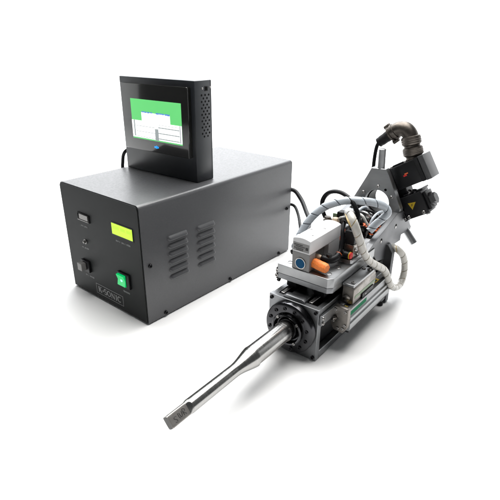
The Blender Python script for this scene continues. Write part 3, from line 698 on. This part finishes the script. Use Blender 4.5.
def head():
    y0, y1 = 0.3300, 0.3450
    cx, cz, rh = -0.0040, 0.2000, 0.0280
    poly = [(-0.0240, 0.2740), (0.0085, 0.2755), (0.0170, 0.2620), (0.0505, 0.1960), (0.0505, 0.1350), (-0.0720, 0.1350), (-0.0840, 0.1500), (-0.0320, 0.2560)]
    def hit(a):
        d = Vector((math.cos(a), math.sin(a))); o = Vector((cx, cz)); best = None
        for p, q in zip(poly, poly[1:] + poly[:1]):
            p, q = Vector(p), Vector(q); e = q - p; den = d.x * e.y - d.y * e.x
            if abs(den) < 1e-12: continue
            w = p - o; t = (w.x * e.y - w.y * e.x) / den; s = (w.x * d.y - w.y * d.x) / den
            if t > 0 and -1e-6 <= s <= 1 + 1e-6 and (best is None or t < best): best = t
        return (cx + d.x * best, cz + d.y * best)
    def ringplate(name, m, ya, yb, r_in, outer, bev=0.0008):
        angs = sorted([2 * PI * k / 72 for k in range(72)] + ([math.atan2(p[1] - cz, p[0] - cx) % (2 * PI) for p in poly] if outer is None else []))
        aa = []
        for a in angs:
            if not aa or a - aa[-1] > 1e-3: aa.append(a)
        bm = bmesh.new(); loops = []
        for r, y, ou in ((r_in + bev, ya, 0), (r_in, ya + bev, 0), (r_in, yb, 0), (None, yb, 1), (None, ya + bev, 1), (None, ya, 2)):
            lp = []
            for a in aa:
                if r is not None: p = (cx + r * math.cos(a), cz + r * math.sin(a))
                elif outer is not None: rr = outer - (bev if ou == 2 else 0); p = (cx + rr * math.cos(a), cz + rr * math.sin(a))
                else:
                    p = hit(a)
                    if ou == 2: v = Vector((p[0] - cx, p[1] - cz)); v *= 1 - bev / v.length; p = (cx + v.x, cz + v.y)
                lp.append(bm.verts.new((p[0], y, p[1])))
            loops.append(lp)
        n = len(aa)
        for i in range(6):
            a, b = loops[i], loops[(i + 1) % 6]
            for k in range(n): bm.faces.new((a[k], a[(k + 1) % n], b[(k + 1) % n], b[k]))
        return finish(name, bm, m, A, ang=30)
    p = ringplate('mounting_plate', 'alu_plate', y0, y1, rh, None)
    ringplate('bearing_ring', 'rubber', y1 + 0.0002, y1 + 0.042, rh - 0.0022, rh + 0.011)
    for k in range(6):
        a = math.radians(90 + 60 * k); SCM.put(p, (cx + 0.0365 * math.cos(a), y0 - 0.0003, cz + 0.0365 * math.sin(a)), (0, -1, 0), 'bolt')
    lathe('pin_hole', 'hole', p, (0.0130, y0 - 0.0002, 0.2315), (0, -1, 0), [(0.0028, 0), (0.0028, 0.0003), (0, 0.0004)], 16)
    lathe('dowel_pin', 'alu_plate', A, (-0.0055, y0 + 0.0075, 0.2700), (-0.05, 0, 1), cyl_prof(0.0078, 0.0450, 0.0008), 24)
    lathe('dowel_pin', 'alu_plate', A, (0.0430, 0.3950, 0.1340), (0.66, 0, -0.75), cyl_prof(0.0080, 0.0430, 0.0010), 24)
    prism('corner_bracket', 'alu', A, [(0.3460, 0.1850), (0.3860, 0.1780), (0.4420, 0.1390), (0.4440, 0.1240), (0.3600, 0.1300), (0.3460, 0.1400)], 'x', 0.0170, 0.0403, 0.0010)
    # gear housing along the plate's flank
    prism('gear_housing', 'motor', A, [(a - 0.0117, b - 0.0103) for a, b in ((0.0200, 0.2680), (0.0340, 0.2840), (0.0480, 0.2580), (0.0740, 0.2060), (0.0560, 0.1960))], 'y', 0.3660, 0.4020, 0.0014)
    th = math.radians(31.5)
    def mm(ox, oz): return Matrix(((math.cos(th), 0, -math.sin(th), ox), (0, 1, 0, 0), (math.sin(th), 0, math.cos(th), oz), (0, 0, 0, 1)))
    d_a = (math.cos(th), 0, math.sin(th)); d_b = (-math.sin(th), 0, math.cos(th))
    def motor(ox, oz, body, capw, small):
        X = mm(ox, oz); pt = lambda a, y, b: X @ Vector((a, y, b))
        mo = box('servo_motor', 'motor', A, 0.0, body, 0.3550, 0.4020, 0.0, 0.0500, 0.0022, 3, X)
        box('front_flange', 'motor', mo, -0.0060, -0.0002, 0.3535, 0.4035, -0.0015, 0.0515, 0.0012, 2, X)
        for b_ in (0.004, 0.046): SCS.put(mo, pt(-0.003, 0.3534, b_), (0, -1, 0))
        if not small:
            box('end_cap', 'mcap', mo, body + 0.0003, body + capw, 0.3535, 0.4035, -0.0012, 0.0515, 0.0016, 3, X)
            box('cap_band', 'motor', mo, body - 0.009, body - 0.0005, 0.3540, 0.4030, -0.0006, 0.0510, 0.0010, 2, X)
            box('red_mark', 'red', mo, 0.0225, 0.0300, 0.3546, 0.3550, 0.0230, 0.0262, 0, 1, X)
            box('red_mark', 'orange2', mo, 0.0260, 0.0340, 0.3546, 0.3550, 0.0265, 0.0290, 0, 1, X)
            box('top_socket', 'motor', mo, 0.0060, 0.0330, 0.3600, 0.3960, 0.0500, 0.0540, 0.0010, 2, X)
            for a_ in (0.004, 0.036): SCM.put(mo, pt(a_, 0.360, 0.0508), d_b)
        else:
            box('end_cap', 'motor', mo, body + 0.0003, body + 0.007, 0.3600, 0.3970, 0.0050, 0.0450, 0.0020, 3, X)
            lathe('end_boss', 'mcap', mo, pt(body + 0.006, 0.3780, 0.0240), d_a, [(0.0150, 0), (0.0150, 0.006), (0.0125, 0.0075), (0.0125, 0.0120), (0.0060, 0.0125), (0, 0.0110)], 6)
            bm = bmesh.new()
            tri = [pt(0.0185, 0.3547, 0.0330), pt(0.0345, 0.3547, 0.0330), pt(0.0265, 0.3547, 0.0190)]
            tri = [pt(0.0195, 0.3547, 0.0180), pt(0.0325, 0.3547, 0.0320), pt(0.0150, 0.3547, 0.0345)]
            bm.faces.new([bm.verts.new(v) for v in tri])
            bmesh.ops.solidify(bm, geom=list(bm.faces), thickness=0.0004)
            w = finish('warning_triangle', bm, 'yellow', mo, smooth=False)
            c = (tri[0] + tri[1] + tri[2]) / 3
            bm = bmesh.new(); bolt = [(0.0012, 0.0042), (-0.0016, 0.0002), (-0.0001, 0.0002), (-0.0012, -0.0040), (0.0018, 0.0008), (0.0002, 0.0008)]
            bm.faces.new([bm.verts.new((c.x + a, 0.3541, c.z + b)) for a, b in bolt])
            bmesh.ops.solidify(bm, geom=list(bm.faces), thickness=0.0003)
            finish('flash_symbol', bm, 'ink', mo, smooth=False)
            box('top_plate', 'motor', mo, 0.010, body + 0.004, 0.3590, 0.3980, 0.0500, 0.0545, 0.0012, 2, X)
            for a_ in (0.006, 0.040): SCM.put(mo, pt(a_, 0.3548, 0.006), (0, -1, 0))
            cyl('drain_plug', 'steel', mo, pt(0.040, 0.375, -0.004), d_b, 0.0050, 0.006)
        return mo
    m1 = motor(0.0323, 0.2277, 0.0640, 0.0120, False)
    m2 = motor(0.0613, 0.1667, 0.0500, 0.0100, True)
    cyl('lift_eye', 'steel', m2, (0.0523, 0.3640, 0.2217), (0.25, -0.3, 0.9), 0.0045, 0.010)
    cyl('lift_eye', 'dscrew', m2, (0.0643, 0.3620, 0.2257), (0.1, -0.2, 0.9), 0.0055, 0.009)
    # angled circular connector on the upper motor
    yb = 0.3480; CS = Matrix.Translation((-0.0117, 0.030, -0.0103))
    pts = [Vector((0.0640, yb, 0.2920)), Vector((0.0560, yb, 0.3200)), Vector((0.0470, yb, 0.3440))]
    d = (pts[2] - pts[0]).normalized()
    cn = lathe('connector', 'bronze', A, pts[0] + d * 0.012, d, [(0.0150, -0.018), (0.0150, -0.004), (0.0165, -0.002), (0.0165, 0), (0.0165, 0.008), (0.0185, 0.0095), (0.0205, 0.0110), (0.0212, 0.0135), (0.0205, 0.0150), (0.0212, 0.0165), (0.0205, 0.018), (0.0212, 0.0195), (0.0205, 0.021), (0.0212, 0.0225), (0.0195, 0.0265), (0.0165, 0.028), (0.0165, 0.031), (0.0195, 0.033), (0.0205, 0.036), (0.0198, 0.038), (0.0205, 0.040), (0.0198, 0.042), (0.0205, 0.044), (0.0190, 0.0490), (0.0155, 0.0505), (0, 0.0505)], 40)
    e0 = pts[0] + d * 0.0580
    path = [tuple(e0 - d * 0.004), tuple(e0 + d * 0.005), (0.0385, yb, 0.3590), (0.0300, yb, 0.3635), (0.0180, yb, 0.3620), (0.0060, yb, 0.3540), (0.0020, yb, 0.3500)]
    tube('elbow', 'bronze', cn, path, [0.0158] * 61, 24)
    cd = Vector((-0.76, 0, -0.65)).normalized(); c0 = Vector((0.0130, yb, 0.3590))
    lathe('clamp_ring', 'bronze', cn, c0, cd, [(0.0140, 0), (0.0175, 0.0015), (0.0178, 0.0065), (0.0150, 0.0075), (0.0150, 0.0105), (0.0172, 0.0115), (0.0172, 0.0150), (0.0130, 0.0165), (0, 0.0165)], 30)
    ov = Vector((0.65, 0, -0.76))
    for sg in (1, -1):
        cc = c0 + cd * 0.011 + Vector((-cd.z, 0, cd.x)) * 0.0180 * sg
        cyl('clamp_screw', 'bronze', cn, cc - cd * 0.006, cd, 0.0045, 0.014)
    tube('boot', 'rubber', cn, [tuple(c0 + cd * 0.013), tuple(c0 + cd * 0.030), tuple(c0 + cd * 0.046)], [0.0118] * 8 + [0.0112] * 8 + [0.0106] * 5, 20)
    b1 = c0 + cd * 0.044
    tube('motor_cable', 'cablejk', cn, [tuple(b1), tuple(b1 + Vector((-0.006, 0.002, -0.010))), (-0.0300, 0.3530, 0.2960), (-0.0310, 0.3560, 0.2600), (-0.0300, 0.3580, 0.2200), (-0.0200, 0.3700, 0.1700)], 0.0042, 12)
    for o_ in [cn] + list(cn.children): o_.data.transform(CS)
head()

def hoses():
    p1 = [(-0.0937 + 0.028, 0.130, 0.1545), (-0.0835 + 0.006, 0.142, 0.1690), (-0.0672, 0.150, 0.1921), (-0.0521, 0.160, 0.2147), (-0.0326, 0.170, 0.2305), (-0.0093, 0.185, 0.2390), (0.0146, 0.200, 0.2400), (0.0367, 0.220, 0.2355), (0.0517, 0.235, 0.2265), (0.0575, 0.240, 0.2150), (0.0513, 0.235, 0.2037), (0.0426, 0.225, 0.1920), (0.0340, 0.215, 0.1780)]
    p1 = [(-0.0620, 0.098, 0.1585), (-0.0700, 0.118, 0.1560), (-0.0765, 0.138, 0.1660)] + p1[2:]
    h = spiral_sleeve('spiral_wrapped_hose', 'sleeve', A, p1, 0.0077, 0.0250, 1, 24)
    tube('wire_bundle', 'wire_d', h, p1, 0.0060, 14)
    p2 = [(0.0360, 0.1106, 0.2455), (0.0510, 0.0975, 0.2369), (0.0600, 0.0985, 0.2186), (0.0640, 0.1095, 0.1954), (0.0670, 0.1259, 0.1693), (0.0700, 0.1487, 0.1468), (0.0745, 0.1777, 0.1280), (0.0780, 0.2061, 0.1096), (0.0820, 0.2212, 0.0871), (0.0840, 0.2393, 0.0643), (0.0850, 0.2669, 0.0471), (0.0850, 0.2964, 0.0432), (0.0840, 0.3138, 0.0577), (0.0820, 0.3151, 0.0831), (0.0780, 0.3049, 0.1068), (0.0700, 0.2920, 0.1215), (0.0560, 0.2960, 0.1240)]
    h2 = spiral_sleeve('spiral_wrapped_hose', 'sleeve_w', A, p2, 0.0073, 0.0210, 1, 28)
    tube('wire_bundle', 'wire_y', h2, p2, 0.0058, 14)
    lathe('end_cap', 'white', h2, (0.0360, 0.1106, 0.2455), (-0.692, 0.605, 0.393), [(0.0078, -0.004), (0.0082, 0.001), (0.0066, 0.0055), (0, 0.0070)], 20)
    for k in range(3):
        tube('loose_wire', 'wire_y', h2, [(0.0360 - 0.0050 + 0.0016 * k, 0.1106 - 0.0050, 0.2455 - 0.0010), (0.0510 - 0.0060 + 0.0012 * k, 0.0975 - 0.0062, 0.2369 - 0.0010), (0.0600 - 0.0052, 0.0985 - 0.0050, 0.2186 + 0.0040)], 0.0011, 8)
    tube('white_lead', 'sleeve_w', A, [(0.0360, 0.1106 + 0.002, 0.2455 - 0.001), (0.0180, 0.1350, 0.2270), (-0.0010, 0.1560, 0.2150), (-0.0180, 0.1760, 0.2000)], 0.0018, 8)
    arch = [(-0.0777, 0.220, 0.1500), (-0.0777, 0.220, 0.1918), (-0.0767, 0.220, 0.2096), (-0.0733, 0.220, 0.2254), (-0.0627, 0.220, 0.2371), (-0.0422, 0.210, 0.2455), (-0.0218, 0.200, 0.2476), (-0.0014, 0.190, 0.2430), (0.0128, 0.185, 0.2312), (0.0206, 0.185, 0.2168), (0.0230, 0.180, 0.1950), (0.0200, 0.178, 0.1850)]
    arch[0] = (-0.0500, 0.2250, 0.1600); arch[1] = (-0.0700, 0.2220, 0.1850)
    tube('arched_cable', 'cablejk', A, arch, 0.0044, 14)
    tube('arched_cable', 'cablejk', A, [(a - 0.0015, b + 0.007, c - 0.0035) for a, b, c in arch], 0.0030, 12)
hoses()

# ------------------------------------------------------------------ loose cables
def cable(pts, r, label, plug=None):
    o = tube('cable', 'cablejk', None, pts, r, 14, 12)
    o['label'] = label; o['category'] = 'cable'
    return o
cable([(0.2300, GD + 0.0018, 0.1665), (0.2500, 0.4925, 0.1672), (0.2650, 0.4900, 0.1670), (0.2788, 0.4850, 0.1614), (0.3032, 0.4700, 0.1501), (0.3338, 0.4400, 0.1410), (0.3682, 0.4000, 0.1396), (0.3960, 0.3550, 0.1400), (0.4300, 0.2900, 0.1450), (0.4520, 0.2400, 0.1520), (0.4590, 0.2100, 0.1585)], 0.0056, 'thicker upper black cable from back of grey box to actuator')
cable([(0.2300, GD + 0.0018, 0.1262), (0.2480, 0.4930, 0.1265), (0.2600, 0.4940, 0.1262), (0.2717, 0.4900, 0.1207), (0.2936, 0.4700, 0.1105), (0.3252, 0.4300, 0.1052), (0.3532, 0.3900, 0.1060), (0.3900, 0.3250, 0.1150), (0.4320, 0.2650, 0.1330), (0.4520, 0.2300, 0.1500), (0.4590, 0.2080, 0.1570)], 0.0040, 'thinner lower black cable from back of grey box to actuator')
cable([(0.0130, 0.2000, 0.2870), (-0.0030, 0.1900, 0.2855), (-0.0125, 0.1820, 0.2790), (-0.0205, 0.1800, 0.2680), (-0.0255, 0.1800, 0.2510), (-0.0280, 0.1800, 0.2300), (-0.0300, 0.1850, 0.1500), (-0.0320, 0.1950, 0.0500), (-0.0330, 0.2200, 0.0100), (-0.0320, 0.2700, 0.0042), (-0.0300, 0.4300, 0.0042)], 0.0040, 'black cable dropping from left side of touch display past box edge')
